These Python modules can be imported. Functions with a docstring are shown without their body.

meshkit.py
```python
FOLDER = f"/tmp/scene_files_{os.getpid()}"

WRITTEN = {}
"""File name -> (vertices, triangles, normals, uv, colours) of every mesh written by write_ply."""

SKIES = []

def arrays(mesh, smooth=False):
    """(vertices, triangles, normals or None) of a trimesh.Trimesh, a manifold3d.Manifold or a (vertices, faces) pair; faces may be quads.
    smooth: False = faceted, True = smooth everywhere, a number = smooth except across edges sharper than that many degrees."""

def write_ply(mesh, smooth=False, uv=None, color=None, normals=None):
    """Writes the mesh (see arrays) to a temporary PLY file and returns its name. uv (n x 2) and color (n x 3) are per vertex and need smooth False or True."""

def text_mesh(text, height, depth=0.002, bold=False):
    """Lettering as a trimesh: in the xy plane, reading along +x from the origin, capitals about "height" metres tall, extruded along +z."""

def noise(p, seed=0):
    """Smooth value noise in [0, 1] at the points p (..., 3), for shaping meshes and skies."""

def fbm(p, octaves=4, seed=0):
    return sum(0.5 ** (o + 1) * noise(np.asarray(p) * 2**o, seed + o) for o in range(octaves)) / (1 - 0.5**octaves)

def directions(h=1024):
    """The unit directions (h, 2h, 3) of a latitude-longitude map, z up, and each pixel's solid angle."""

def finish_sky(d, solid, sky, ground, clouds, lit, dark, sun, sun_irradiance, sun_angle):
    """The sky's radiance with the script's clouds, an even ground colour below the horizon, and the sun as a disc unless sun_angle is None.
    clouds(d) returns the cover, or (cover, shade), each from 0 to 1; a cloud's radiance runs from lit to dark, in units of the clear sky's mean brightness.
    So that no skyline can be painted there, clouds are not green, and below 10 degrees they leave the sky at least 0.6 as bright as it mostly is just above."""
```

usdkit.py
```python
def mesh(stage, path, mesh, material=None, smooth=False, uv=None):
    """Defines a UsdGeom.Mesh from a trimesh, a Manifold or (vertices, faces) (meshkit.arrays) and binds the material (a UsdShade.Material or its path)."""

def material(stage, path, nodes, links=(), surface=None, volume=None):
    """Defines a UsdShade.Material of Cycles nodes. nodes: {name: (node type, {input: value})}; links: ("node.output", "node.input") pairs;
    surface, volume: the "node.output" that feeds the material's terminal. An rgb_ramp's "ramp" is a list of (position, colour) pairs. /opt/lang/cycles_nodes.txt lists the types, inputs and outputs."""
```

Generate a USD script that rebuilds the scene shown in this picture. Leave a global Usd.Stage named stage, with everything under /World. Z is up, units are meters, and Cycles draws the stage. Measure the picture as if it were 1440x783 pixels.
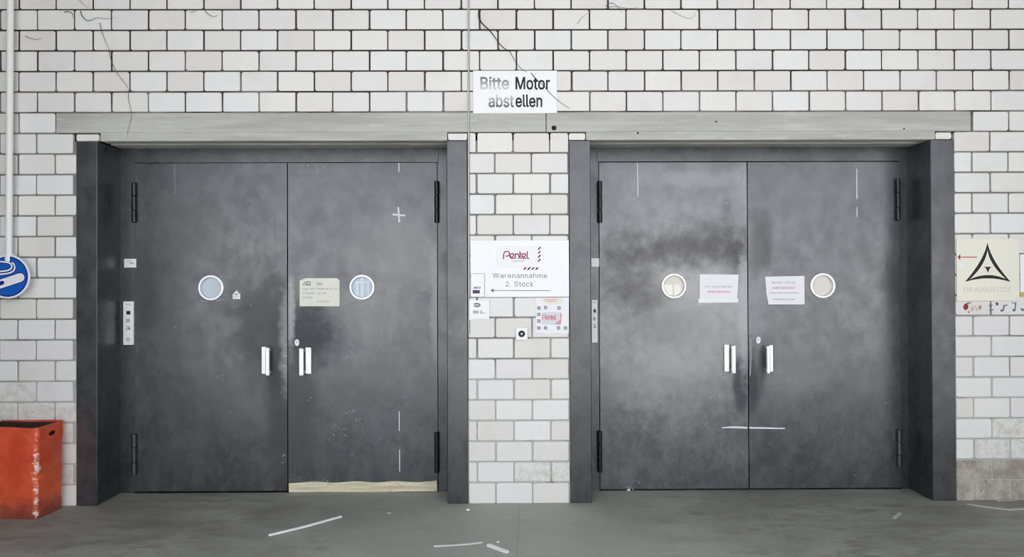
import math, random
import numpy as np, trimesh, usdkit, meshkit, manifold3d
from shapely.geometry import Polygon, Point, LineString, box as sbox
from shapely import affinity
from shapely.ops import unary_union
from pxr import Usd, UsdGeom, UsdLux, Gf, Sdf

random.seed(7); rng = np.random.default_rng(7)
stage = Usd.Stage.CreateInMemory()
UsdGeom.SetStageUpAxis(stage, UsdGeom.Tokens.z); UsdGeom.SetStageMetersPerUnit(stage, 1.0)
UsdGeom.Xform.Define(stage, '/World'); UsdGeom.Scope.Define(stage, '/World/Looks')

# ------------------------------------------------------------------ camera, sky, exposure
W, H, F = 1440.0, 783.0, 1040.0
CX, CZ, CD = 0.05216, 1.49015, 5.02896
YAW, PITCH, ROLL = 7.411e-3, 6.867e-3, -3.645e-3
EXPOSURE = -0.76
def camera_axes():
    cy, sy = math.cos(YAW), math.sin(YAW)
    f, r, u = np.array([sy, cy, 0]), np.array([cy, -sy, 0]), np.array([0, 0, 1.0])
    cp, sp = math.cos(PITCH), math.sin(PITCH); f, u = f*cp + u*sp, u*cp - f*sp
    cr, sr = math.cos(ROLL), math.sin(ROLL); r, u = r*cr + u*sr, u*cr - r*sr
    return f, r, u
CF, CR, CU = camera_axes()
cam = UsdGeom.Camera.Define(stage, '/World/camera')
cam.CreateHorizontalApertureAttr(36.0); cam.CreateFocalLengthAttr(F / W * 36.0)
cam.CreateExposureAttr(EXPOSURE)
cam.AddTransformOp().Set(Gf.Matrix4d(*CR, 0, *CU, 0, *(-CF), 0, CX, -CD, CZ, 1))
sky = UsdLux.DomeLight.Define(stage, '/World/overcast_sky')
sky.CreateIntensityAttr(1.0); sky.CreateColorAttr(Gf.Vec3f(0.94, 0.97, 1.025))

sun = UsdLux.DistantLight.Define(stage, '/World/hazy_sun')     # high behind the building: it lights the yard only
sun.CreateNormalizeAttr(True); sun.CreateIntensityAttr(5.0); sun.CreateAngleAttr(3.0); sun.CreateColorAttr(Gf.Vec3f(0.98, 0.98, 1.0))
sun.AddRotateXYZOp().Set(Gf.Vec3f(-26.0, 0.0, 0.0))

def wp(px, py, Y=0.0):
    """The point of the vertical plane y = Y that the photograph shows at a pixel: (x, z)."""
    d = CF + CR*(px - W/2)/F + CU*(H/2 - py)/F
    t = (Y + CD)/d[1]
    return float(CX + d[0]*t), float(CZ + d[2]*t)
def fp(px, py, Z=0.0):
    """The point of the floor at a pixel: (x, y)."""
    d = CF + CR*(px - W/2)/F + CU*(H/2 - py)/F
    t = (Z - CZ)/d[2]
    return float(CX + d[0]*t), float(-CD + d[1]*t)

# ------------------------------------------------------------------ helpers: prims
used = {}
def uniq(parent, name):
    k = (parent, name); n = used.get(k, 0); used[k] = n + 1
    return f'{parent}/{name}' + (f'_{n:03d}' if n else '')
def tag(p, label=None, cat=None, group=None, kind=None):
    prim = p.GetPrim() if hasattr(p, 'GetPrim') else p
    for k, v in (('label', label), ('category', cat), ('group', group), ('kind', kind)):
        if v: prim.SetCustomDataByKey(k, v)
    return p
GROUPS = {'white_strip': 'white strips lying on the floor', 'paper_scrap': 'paper scraps on the floor', 'debris_crumb': 'crumbs on the floor', 'cobweb_strand': 'cobweb strands on the upper wall', 'paper_notice': 'paper notices on the doors', 'lift_call_panel': 'lift call panels on the door frames', 'name_plate': 'small plates on the door frames'}
def thing(name, label, cat, loc=(0, 0, 0), group=None, kind=None):
    group = group or GROUPS.get(name)
    x = UsdGeom.Xform.Define(stage, uniq('/World', name))
    x.AddTranslateOp().Set(Gf.Vec3d(*loc)); x._loc = np.array(loc, float)
    tag(x, label, cat, group, kind)
    return x
def obj(name, m, material, parent=None, smooth=False, label=None, kind=None, off=None):
    """One Mesh prim; m is given in world coordinates and moved into its thing's frame."""
    base = '/World' if parent is None else str(parent.GetPath())
    o = np.zeros(3)
    if parent is not None:
        o = ORIG.get(str(parent.GetPath()).split('/')[2], np.zeros(3))
    v, f, n = meshkit.arrays(m, False)
    t = trimesh.Trimesh(v - o, f, process=False)
    if smooth is not False:
        t = trimesh.Trimesh(v - o, f, process=True)
    path = uniq(base, name)
    g = usdkit.mesh(stage, path, t, material, smooth=smooth)
    if label or kind: tag(g, label, None, None, kind)
    return g
ORIG = {}
def make_thing(name, label, cat, loc=(0, 0, 0), group=None, kind=None):
    t = thing(name, label, cat, loc, group, kind)
    ORIG[str(t.GetPath()).split('/')[2]] = np.array(loc, float)
    return t

# ------------------------------------------------------------------ helpers: shapes
def bx(x0, x1, y0, y1, z0, z1, b=0.0):
    if b <= 0:
        m = trimesh.creation.box(extents=(x1-x0, y1-y0, z1-z0)); m.apply_translation(((x0+x1)/2, (y0+y1)/2, (z0+z1)/2)); return m
    pts = []
    for sx in (0, 1):
        for sy in (0, 1):
            for sz in (0, 1):
                c = np.array([(x0, x1)[sx], (y0, y1)[sy], (z0, z1)[sz]]); s = np.array([1-2*sx, 1-2*sy, 1-2*sz])*b
                for k in range(3):
                    q = c + s; q[k] = c[k]; pts.append(q)
    return trimesh.convex.convex_hull(np.array(pts))
def ext(poly, y0, y1):
    """A polygon drawn in x, z, with thickness from y0 (front) to y1."""
    out = []
    for g in getattr(poly, 'geoms', [poly]):
        if g.is_empty or g.area < 1e-9: continue
        m = trimesh.creation.extrude_polygon(g, y1 - y0, engine='earcut')
        v = m.vertices; m = trimesh.Trimesh(np.c_[v[:, 0], y0 + v[:, 2], v[:, 1]], m.faces[:, ::-1], process=False)
        out.append(m)
    return trimesh.util.concatenate(out)
def cat(*ms): return trimesh.util.concatenate([m for m in ms if m is not None])
def lathe(profile, cx, cz, n=40):
    """profile: (radius, y) pairs, turned round the y axis through (cx, cz)."""
    m = trimesh.creation.revolve(np.array(profile, float), sections=n)   # about z
    v = m.vertices
    m = trimesh.Trimesh(np.c_[v[:, 0] + cx, v[:, 2], v[:, 1] + cz], m.faces[:, ::-1], process=False)
    if m.volume < 0: m.invert()
    return m
def vcyl(x, y, z0, z1, r, n=18, b=0.003):
    m = trimesh.creation.revolve(np.array([(0, z0), (r-b, z0), (r, z0+b), (r, z1-b), (r-b, z1), (0, z1)]), sections=n)
    m.apply_translation((x, y, 0)); return m
def tube(path, r, n=6):
    path = np.array(path, float); rr = np.broadcast_to(np.asarray(r, float), len(path))
    T = np.gradient(path, axis=0); T /= np.linalg.norm(T, axis=1, keepdims=True) + 1e-12
    ref = np.array([0, 0, 1.0]) if abs(T[0, 2]) < 0.9 else np.array([0, 1.0, 0])
    vs = []
    for p, t, q in zip(path, T, rr):
        a = np.cross(t, ref); a /= np.linalg.norm(a) + 1e-12; b = np.cross(t, a)
        for k in range(n):
            w = 2*math.pi*k/n; vs.append(p + q*(a*math.cos(w) + b*math.sin(w)))
    fs = []
    m = len(path)
    for i in range(m-1):
        for k in range(n):
            a0, a1, b0, b1 = i*n+k, i*n+(k+1) % n, (i+1)*n+k, (i+1)*n+(k+1) % n
            fs += [(a0, b0, a1), (a1, b0, b1)]
    for k in range(1, n-1): fs += [(0, k, k+1), ((m-1)*n, (m-1)*n+k+1, (m-1)*n+k)]
    t = trimesh.Trimesh(np.array(vs), np.array(fs), process=False)
    if t.volume < 0: t.invert()
    return t
def spline(pts, n=24):
    pts = np.array(pts, float); from scipy.interpolate import CubicSpline
    s = np.r_[0, np.cumsum(np.linalg.norm(np.diff(pts, axis=0), axis=1))]
    return CubicSpline(s, pts)(np.linspace(0, s[-1], n))
def pxpoly(pts, Y=0.0): return Polygon([wp(x, y, Y) for x, y in pts])
def pxrect(x0, y0, x1, y1, Y=0.0):
    a, b = wp(x0, (y0+y1)/2, Y)[0], wp(x1, (y0+y1)/2, Y)[0]; c, d = wp((x0+x1)/2, y1, Y)[1], wp((x0+x1)/2, y0, Y)[1]
    return a, b, c, d
def rect(x0, y0, x1, y1, Y=0.0):
    a, b, c, d = pxrect(x0, y0, x1, y1, Y); return sbox(a, c, b, d)
def pxline(pts, wpx, Y=0.0, cap='round'):
    return LineString([wp(x, y, Y) for x, y in pts]).buffer(wpx/2/206.0*(CD/(CD+Y)), cap_style=cap, quad_segs=3)
def lettering(s, x0, x1, base, cap, Y, depth=0.0008, bold=False, spread=0):
    """Raised print: the string s between pixels x0 and x1 on base line `base`, capitals `cap` pixels tall, on the plane y = Y."""
    xa, za = wp(x0, base, Y); xb, zb = wp(x1, base, Y); _, zt = wp((x0+x1)/2, base - cap, Y)
    h = zt - (za + zb)/2
    if spread:
        ms, at = [], 0.0
        for ch in s:
            if ch == ' ': at += h*0.45; continue
            m = meshkit.text_mesh(ch, h, depth, bold); w = m.bounds[1, 0] - m.bounds[0, 0]
            m.apply_translation((at - m.bounds[0, 0], 0, 0)); ms.append(m); at += w + spread*h
        m = trimesh.util.concatenate(ms)
    else:
        m = meshkit.text_mesh(s, h, depth, bold)
    b = m.bounds; v = m.vertices.copy()
    v[:, 0] = (v[:, 0] - b[0, 0])*(xb - xa)/(b[1, 0] - b[0, 0])
    return trimesh.Trimesh(np.c_[xa + v[:, 0], Y - v[:, 2], za + (zb-za)*v[:, 0]/(xb-xa) + v[:, 1]], m.faces, process=False)
def scribble(words, x0, base, xh, Y, seed, depth=0.0006, wt=0.55):
    """Small print too small to read: words are (start, end) pixels; short pen strokes of about letter size."""
    r = random.Random(seed); ls = []
    for a, b in words:
        x = a
        while x < b:
            k = r.random(); w = xh*0.62
            if k < .35: ls.append(pxline([(x, base), (x, base-xh), (x+w, base-xh), (x+w, base)], wt, Y))
            elif k < .6: ls.append(pxline([(x+w, base-xh), (x, base-xh), (x, base), (x+w, base)], wt, Y))
            elif k < .8: ls.append(pxline([(x+w*.4, base-xh*1.5), (x+w*.4, base)], wt, Y))
            else: ls.append(pxline([(x, base-xh*.5), (x+w, base-xh*.5), (x+w, base-xh), (x, base-xh), (x, base), (x+w, base)], wt, Y))
            x += w + xh*.38
    return ext(unary_union(ls), Y - depth, Y)

# ------------------------------------------------------------------ materials
def lin(*c):
    c = np.array(c, float)/255.0
    return tuple(float(x) for x in np.where(c <= .04045, c/12.92, ((c+.055)/1.055)**2.4))
class Mat:
    """Builds a node graph step by step around one Principled surface."""
    def __init__(s, name): s.name, s.n, s.l, s.k = name, {}, [], 0
    def add(s, kind, **i):
        s.k += 1; nm = f'n{s.k}'; lk = {a: b for a, b in i.items() if isinstance(b, str) and b.startswith('n') and '.' in b}
        s.n[nm] = (kind, {a: b for a, b in i.items() if a not in lk})
        for a, b in lk.items(): s.l.append((b, f'{nm}.{a}'))
        return nm
    def pos(s):
        if not hasattr(s, '_p'): s._p = s.add('geometry') + '.position'
        return s._p
    def noise(s, scale, detail=3, rough=.55, stretch=None, distortion=0.0, seed=0.0):
        v = s.pos()
        v = s.add('mapping', mapping_type='point', vector=v, scale=stretch or (1, 1, 1), location=(seed, seed*.7, seed*1.3)) + '.vector'
        return s.add('noise_texture', vector=v, scale=scale, detail=detail, roughness=rough, distortion=distortion) + '.fac'
    def ramp(s, val, a, b, lo=0.0, hi=1.0):
        return s.add('map_range', range_type='smoothstep', value=val, from_min=a, from_max=b, to_min=lo, to_max=hi, clamp=True) + '.result'
    def mul(s, a, b): return s.add('math', math_type='multiply', value1=a, value2=b) + '.value'
    def addv(s, a, b): return s.add('math', math_type='add', value1=a, value2=b) + '.value'
    def mix(s, fac, a, b, blend='mix'): return s.add('mix_color', blend_type=blend, fac=fac, a=a, b=b) + '.result'
    def mix_f(s, fac, a, b): return s.add('mix_float', fac=fac, a=a, b=b) + '.result'
    def axis(s, k): return s.add('separate_xyz', vector=s.pos()) + '.' + k
    def spot(s, cx, cz, rx, rz, soft=.5, amp=.8, nscale=6, seed=0.0, strength=1.0):
        """A patch of wear with a ragged edge on an upright face."""
        v = s.add('mapping', mapping_type='point', vector=s.pos(), scale=(1/rx, 0, 1/rz), location=(-cx/rx, 0, -cz/rz)) + '.vector'
        d = s.add('vector_math', vector_math_type='length', math_type='length', vector1=v) if False else s.add('vector_math', math_type='length', vector1=v)
        d = s.add('math', math_type='multiply_add', value1=s.noise(nscale, 5, .65, seed=seed), value2=amp*2, value3=d + '.value') + '.value'
        return s.ramp(d, 1 + amp + soft, 1 + amp - soft, 0.0, strength)
    def done(s, color, rough=.5, metallic=0.0, bump=None, bump_dist=.002, spec=.5, **extra):
        i = dict(roughness=rough, metallic=metallic, specular_ior_level=spec, **extra); i['base_color'] = color
        if bump: i['normal'] = s.add('bump', height=bump, strength=1.0, distance=bump_dist) + '.normal'
        p = s.add('principled_bsdf', **i)
        return usdkit.material(stage, f'/World/Looks/{s.name}', s.n, s.l, surface=f'{p}.BSDF')
def plain(name, rgb, rough=.5, metallic=0.0, **k):
    return Mat(name).done(lin(*rgb), rough, metallic, **k)

M = {}
M['white_print'] = plain('white_print', (240, 241, 243), .4)
M['sign_white'] = plain('sign_white', (243, 245, 248), .35)
M['paper'] = plain('paper', (240, 240, 246), .7)
M['old_paper'] = plain('old_paper', (232, 232, 222), .65)
M['cream_board'] = plain('cream_board', (236, 234, 222), .5)
M['black_print'] = plain('black_print', (14, 14, 16), .5)
M['grey_print'] = plain('grey_print', (120, 120, 126), .6)
M['pale_print'] = plain('pale_print', (178, 178, 182), .6)
M['pink_print'] = plain('pink_print', (222, 150, 168), .6)
M['red_print'] = plain('red_print', (196, 52, 52), .5)
M['magenta_print'] = plain('magenta_print', (150, 24, 92), .5)
M['navy_print'] = plain('navy_print', (58, 50, 96), .5)
M['ochre'] = plain('ochre', (206, 176, 92), .5)
M['sign_blue'] = plain('sign_blue', (10, 92, 190), .35)
M['deep_blue'] = plain('deep_blue', (14, 34, 140), .35)
M['pole_white'] = plain('pole_white', (238, 240, 238), .4)
M['cable_grey'] = plain('cable_grey', (196, 196, 196), .5)
M['aluminium'] = plain('aluminium', (242, 242, 246), .42, .55)
M['steel'] = plain('steel', (190, 190, 196), .35, .9)
M['black_metal'] = plain('black_metal', (22, 22, 24), .35)
M['black_plastic'] = plain('black_plastic', (12, 12, 13), .4)
M['thread'] = plain('thread', (96, 90, 84), .9)
M['dark_thread'] = plain('dark_thread', (40, 34, 30), .9)
M['chalk'] = plain('chalk', (226, 227, 230), .8)
M['chip'] = plain('chip', (178, 180, 186), .8)
M['faint_scuff'] = plain('faint_scuff', (150, 152, 158), .7)
M['glass_blue'] = plain('glass_blue', (168, 186, 202), .12, coat_weight=.4)
M['glass_reflection_blue'] = plain('glass_reflection_blue', (205, 219, 234), .2)
M['glass_beige'] = plain('glass_beige', (206, 200, 192), .12, coat_weight=.4)
M['glass_reflection_beige'] = plain('glass_reflection_beige', (238, 234, 226), .2)

def brick_mat(i, tone, warm):
    m = Mat(f'painted_brick_{"abcdefgh"[i]}')
    base = tuple(np.array((.79, .78, .776))*tone*np.array(warm))
    g = m.ramp(m.noise(5.0, 4, .6, seed=i*3.1), .48, .80, 0, .35)
    c = m.mix(g, base, tuple(np.array(base)*np.array((.82, .81, .79))))
    sp = m.ramp(m.noise(55.0, 3, .6, seed=i*1.7), .70, .80, 0, .5)
    c = m.mix(sp, c, (.36, .34, .31))
    return m.done(c, .55, bump=m.noise(90, 3), bump_dist=.0012)
BRICK = [brick_mat(i, t, w) for i, (t, w) in enumerate([(1.0, (1, 1, 1)), (.98, (1, .995, .985)), (1.03, (.995, 1, 1.01)), (.95, (1, .99, .975)), (.99, (1.0, .99, 1.0)), (1.02, (1, 1, .985))])]
def bare_mat():
    m = Mat('bare_brick')
    c = m.mix(m.ramp(m.noise(7, 6, .7), .35, .65), (.30, .275, .235), (.50, .47, .42))
    c = m.mix(m.ramp(m.noise(40, 3, .6, seed=4), .6, .72, 0, .8), c, (.09, .08, .06))
    return m.done(c, .8, bump=m.noise(60, 4, .7), bump_dist=.004)
M['bare_brick'] = bare_mat()
def worn_brick():
    m = Mat('worn_brick')
    c = m.mix(m.ramp(m.noise(18, 5, .7), .40, .68), (.77, .765, .75), (.60, .585, .56))
    return m.done(c, .7, bump=m.noise(60, 4, .7), bump_dist=.003)
M['worn_brick'] = worn_brick()
def mortar_mat():
    m = Mat('mortar')
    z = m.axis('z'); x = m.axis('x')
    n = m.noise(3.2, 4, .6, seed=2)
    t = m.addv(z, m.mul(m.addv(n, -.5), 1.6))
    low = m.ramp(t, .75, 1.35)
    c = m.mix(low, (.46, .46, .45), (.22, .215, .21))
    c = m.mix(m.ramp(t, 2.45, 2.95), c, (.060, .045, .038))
    c = m.mix(m.ramp(m.noise(9, 4, .6, seed=9), .58, .72, 0, .45), c, (.13, .06, .04))
    return m.done(c, .9, bump=m.noise(120, 3), bump_dist=.002)
M['mortar'] = mortar_mat()
def concrete_mat():
    m = Mat('lintel_concrete')
    n = m.noise(3.0, 5, .65, stretch=(.35, 1, 3.5))
    c = m.mix(m.ramp(n, .34, .66), (.42, .415, .385), (.55, .55, .52))
    c = m.mix(m.ramp(m.noise(9, 5, .7, stretch=(.3, 1, 2), seed=3), .56, .70, 0, .55), c, (.70, .70, .69))
    c = m.mix(m.ramp(m.noise(26, 2, .5, seed=5), .74, .80, 0, .85), c, (.12, .11, .10))
    return m.done(c, .85, bump=m.noise(45, 5, .7), bump_dist=.004)
M['concrete'] = concrete_mat()
def floor_mat():
    m = Mat('floor_concrete')
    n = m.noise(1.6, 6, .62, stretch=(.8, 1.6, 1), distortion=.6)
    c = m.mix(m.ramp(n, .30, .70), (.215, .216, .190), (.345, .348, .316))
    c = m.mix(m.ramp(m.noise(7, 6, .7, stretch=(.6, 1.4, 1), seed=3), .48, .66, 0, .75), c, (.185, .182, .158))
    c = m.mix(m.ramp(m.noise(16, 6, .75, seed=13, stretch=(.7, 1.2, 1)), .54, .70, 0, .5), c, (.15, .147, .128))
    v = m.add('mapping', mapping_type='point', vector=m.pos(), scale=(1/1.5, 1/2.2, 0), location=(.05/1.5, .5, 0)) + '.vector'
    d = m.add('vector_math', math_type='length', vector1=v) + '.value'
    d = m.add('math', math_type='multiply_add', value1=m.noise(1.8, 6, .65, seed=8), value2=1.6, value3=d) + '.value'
    c = m.mix(m.ramp(d, 2.3, 1.2, 0, .55), c, (.50, .505, .475))       # paler middle: light falling off towards the sides painted into the floor colour
    c = m.mix(m.ramp(m.noise(70, 3, .6, seed=6), .68, .78, 0, .4), c, (.42, .42, .40))
    return m.done(c, m.ramp(n, .3, .7, .55, .8), bump=m.noise(30, 5, .6), bump_dist=.002)
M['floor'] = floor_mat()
M['ceiling'] = plain('ceiling_concrete', (128, 128, 126), .9)
M['side_wall'] = plain('side_wall_paint', (72, 72, 71), .85)
M['yard'] = plain('yard_concrete', (186, 186, 182), .9)

def steel_paint(name, base, rough=.36, spots=(), mott=.35, seed=0.0, spec=.57):
    """Grey enamel on steel sheet. spots: (cx, cz, rx, rz, colour, strength, soft, amp, nscale)."""
    m = Mat(name); b = np.array(base)*.36*np.array((.97, .97, 1.08))
    n = m.noise(2.4, 6, .62, seed=seed)
    c = m.mix(m.ramp(n, .36, .66, 0, mott*2), tuple(b), tuple(b*1.35))
    n2 = m.noise(9, 6, .7, seed=seed+5, stretch=(1.2, 1, .8))
    c = m.mix(m.ramp(n2, .50, .72, 0, .5), c, tuple(b*1.6 + .006))
    c = m.mix(m.ramp(m.noise(22, 5, .7, seed=seed+8), .56, .74, 0, .5), c, tuple(b*.55))
    ro = m.ramp(n2, .3, .7, rough-.05, rough+.10)
    sl = m.ramp(m.noise(5.5, 6, .66, seed=seed+17), .30, .64, spec*.80, spec*1.0)
    for k, (cx, cz, rx, rz, col, st, soft, amp, ns) in enumerate(spots):
        f = m.spot(cx, cz, rx, rz, soft, amp, ns, seed=seed+k*2.3, strength=st)
        dk = max(col) < .08
        c = m.mix(f, c, tuple(np.array(col)*(.8 if dk else 1.05)))
        sl = m.mix_f(f, sl, .10 if dk else spec)
        ro = m.mix_f(f, ro, rough + (.16 if dk else .08))
    sc = m.noise(34, 5, .72, seed=seed+13, stretch=(1, 1, .8))
    c = m.mix(m.ramp(sc, .59, .70, 0, .55), c, tuple(b*2.4 + .02))
    c = m.mix(m.ramp(m.noise(150, 3, .7, seed=seed+19), .48, .72, 0, .40), c, tuple(b*2.4 + .04))
    c = m.mix(m.ramp(m.noise(11, 7, .78, seed=seed+23, distortion=1.5), .58, .66, 0, .35), c, tuple(b*2.6 + .03))
    c = m.mix(m.ramp(m.noise(48, 4, .65, seed=seed+2), .67, .76, 0, .5), c, (.20, .20, .215))
    dent = m.addv(m.noise(1.5, 2, .4, seed=seed+1), m.mul(m.noise(60, 3, seed=seed), .012))
    return m.done(c, ro, bump=dent, bump_dist=.010, spec=sl, ior=1.9, specular_tint=(.93, .945, 1.0))

YF, YL = 0.300, 0.292        # planes of the door frame's strip and of the leaves
DG = (.075, .076, .080)
def sp(px, py, rx, ry, col, st, soft=.5, amp=.8, ns=6):
    x, z = wp(px, py, YL); return (x, z, rx/195.0, ry/195.0, col, st, soft, amp, ns)
DARK, LIGHT, BROWN = (.030, .030, .034), (.24, .24, .25), (.060, .050, .044)
M['frame_paint'] = steel_paint('frame_paint', (.050, .051, .053), .32, mott=.25, seed=11)
M['leaf_a'] = steel_paint('leaf_paint_a', (.066, .067, .071), .30, [
    sp(375, 460, 46, 70, (.045, .046, .055), .55), sp(398, 560, 22, 90, (.045, .046, .05), .6),
    sp(402, 480, 8, 60, LIGHT, .7, .6, 1.0, 16), sp(205, 400, 16, 60, DARK, .4)], seed=1)
M['leaf_b'] = steel_paint('leaf_paint_b', (.085, .086, .092), .30, [
    sp(440, 465, 36, 44, (.035, .036, .048), .75), sp(420, 560, 24, 80, (.055, .056, .06), .5),
    sp(565, 350, 60, 50, (.15, .148, .145), .5, .6, 1.0, 9), sp(520, 440, 60, 30, (.16, .16, .16), .4, .6, 1.0, 12),
    sp(409, 440, 5, 44, (.30, .30, .31), .8, .6, 1.0, 18), sp(612, 440, 7, 60, LIGHT, .7, .6, 1.0, 14), sp(612, 370, 9, 20, LIGHT, .6, .6, 1.0, 14)], seed=21)
M['leaf_c'] = steel_paint('leaf_paint_c', (.105, .106, .110), .28, [
    sp(950, 440, 90, 120, (.25, .245, .24), .75, .7, 1.1, 9), sp(965, 352, 80, 22, BROWN, .62, .9, 1.5, 9), sp(1000, 335, 50, 26, BROWN, .35, .9, 1.4, 12), sp(880, 372, 34, 44, BROWN, .45, .9, 1.4, 10),
    sp(1035, 325, 14, 60, BROWN, .55, .7, 1.2, 12), sp(900, 415, 40, 26, BROWN, .45, .6, 1.0, 12), sp(930, 458, 60, 26, (.07, .066, .063), .28, .9, 1.3, 14),
    sp(1042, 540, 10, 40, (.045, .045, .055), .8), sp(1046, 440, 8, 80, (.26, .26, .27), .7, .6, 1.0, 16), sp(1040, 290, 14, 40, (.24, .24, .25), .5, .6, 1.0, 16),
    sp(990, 252, 90, 10, (.19, .19, .20), .5, .6, 1.0, 10)], seed=31, spec=.72)
M['leaf_d'] = steel_paint('leaf_paint_d', (.088, .089, .093), .27, [
    sp(1062, 380, 14, 70, (.17, .17, .185), .6, .6, .9, 10), sp(1058, 540, 10, 40, (.045, .045, .055), .8), sp(1068, 345, 18, 40, (.06, .055, .05), .5),
    sp(1072, 515, 6, 30, DARK, .7), sp(1120, 530, 40, 26, (.15, .15, .155), .45, .6, 1.0, 10), sp(1255, 390, 16, 30, DARK, .35)], seed=41)
def wood_mat():
    m = Mat('kick_strip_wood')
    c = m.mix(m.ramp(m.noise(14, 5, .6, stretch=(.2, 1, 3)), .35, .65), lin(196, 190, 160), lin(224, 220, 196))
    c = m.mix(m.ramp(m.noise(10, 4, .7, seed=4), .56, .7, 0, .5), c, lin(180, 150, 120))
    return m.done(c, .7, bump=m.noise(60, 4), bump_dist=.003)
M['wood'] = wood_mat()
def faded_mat():
    """Black print that has weathered away towards the bottom of the upper line's letters and the top of the lower line's."""
    m = Mat('faded_print')
    z = m.axis('z')
    z0, z1 = wp(700, 129)[1], wp(700, 109)[1]; z2, z3 = wp(700, 152)[1], wp(700, 133)[1]
    up = m.ramp(z, z1, z0, .25, .93)
    lo = m.ramp(z, z2, z3, .15, .8)
    sel = m.ramp(z, wp(700, 132.5)[1], wp(700, 131.5)[1])
    f = m.add('mix_float', fac=sel, a=lo, b=up) + '.result'
    c = m.mix(f, (.012, .012, .014), (.72, .74, .77))
    return m.done(c, .5)
M['faded_print'] = faded_mat()

# ------------------------------------------------------------------ setting: hall shell
XL, XR, YB, ZC = -3.9, 5.5, -3.6, 4.3
def struct_mesh(name, m, material, label, cat, **k):
    o = obj(name, m, material, None, **k); tag(o, label, cat, None, 'structure'); return o
fl = make_thing('floor', 'dark stained concrete floor in front of the two double doors', 'floor', kind='structure')
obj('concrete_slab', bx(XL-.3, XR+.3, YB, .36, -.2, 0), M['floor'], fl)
def floor_strip(pts, w, z=.0012):
    ls = LineString([fp(*p) for p in pts]).buffer(w/2, cap_style='flat')
    m = trimesh.creation.extrude_polygon(ls, z+.004, engine='earcut'); m.apply_translation((0, 0, -.004)); return m
M['pale_line'] = plain('pale_line', (158, 158, 151), .8)
obj('floor_joint', floor_strip([(730, 712), (729, 745), (727, 783)], .007), M['pale_line'], fl, label='pale straight line running from the brick pier')
obj('floor_joint', floor_strip([(1053, 692), (1068, 708), (1090, 735), (1104, 760)], .007), M['pale_line'], fl, label='pale slanting line in front of the right door')
struct_mesh('ceiling', bx(XL-.3, XR+.3, YB, .5, ZC, ZC+.3), M['ceiling'], 'bare concrete ceiling over the loading area', 'ceiling')
struct_mesh('wall_left', bx(XL-.3, XL, YB, .45, 0, ZC), M['side_wall'], 'grey side wall of the loading area, left', 'wall')
struct_mesh('wall_right', bx(XR, XR+.3, YB, .45, 0, ZC), M['side_wall'], 'grey side wall of the loading area, right', 'wall')
struct_mesh('yard_ground', bx(-60, 60, YB-80, YB, -.25, -.02), M['yard'], 'pale concrete yard outside the loading area', 'ground')

M['far_wall'] = plain('far_wall_render', (232, 231, 228), .9)
struct_mesh('added_yard_wall', cat(bx(-22, 22, -24.4, -24.0, -.25, 4.9), bx(-22.1, 22.1, -24.5, -23.9, 4.9, 5.0)), M['far_wall'], 'unseen pale wall added across the yard to brighten the door reflections', 'wall')  # unseen wall, added and sized for the bright band mirrored in the doors
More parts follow.
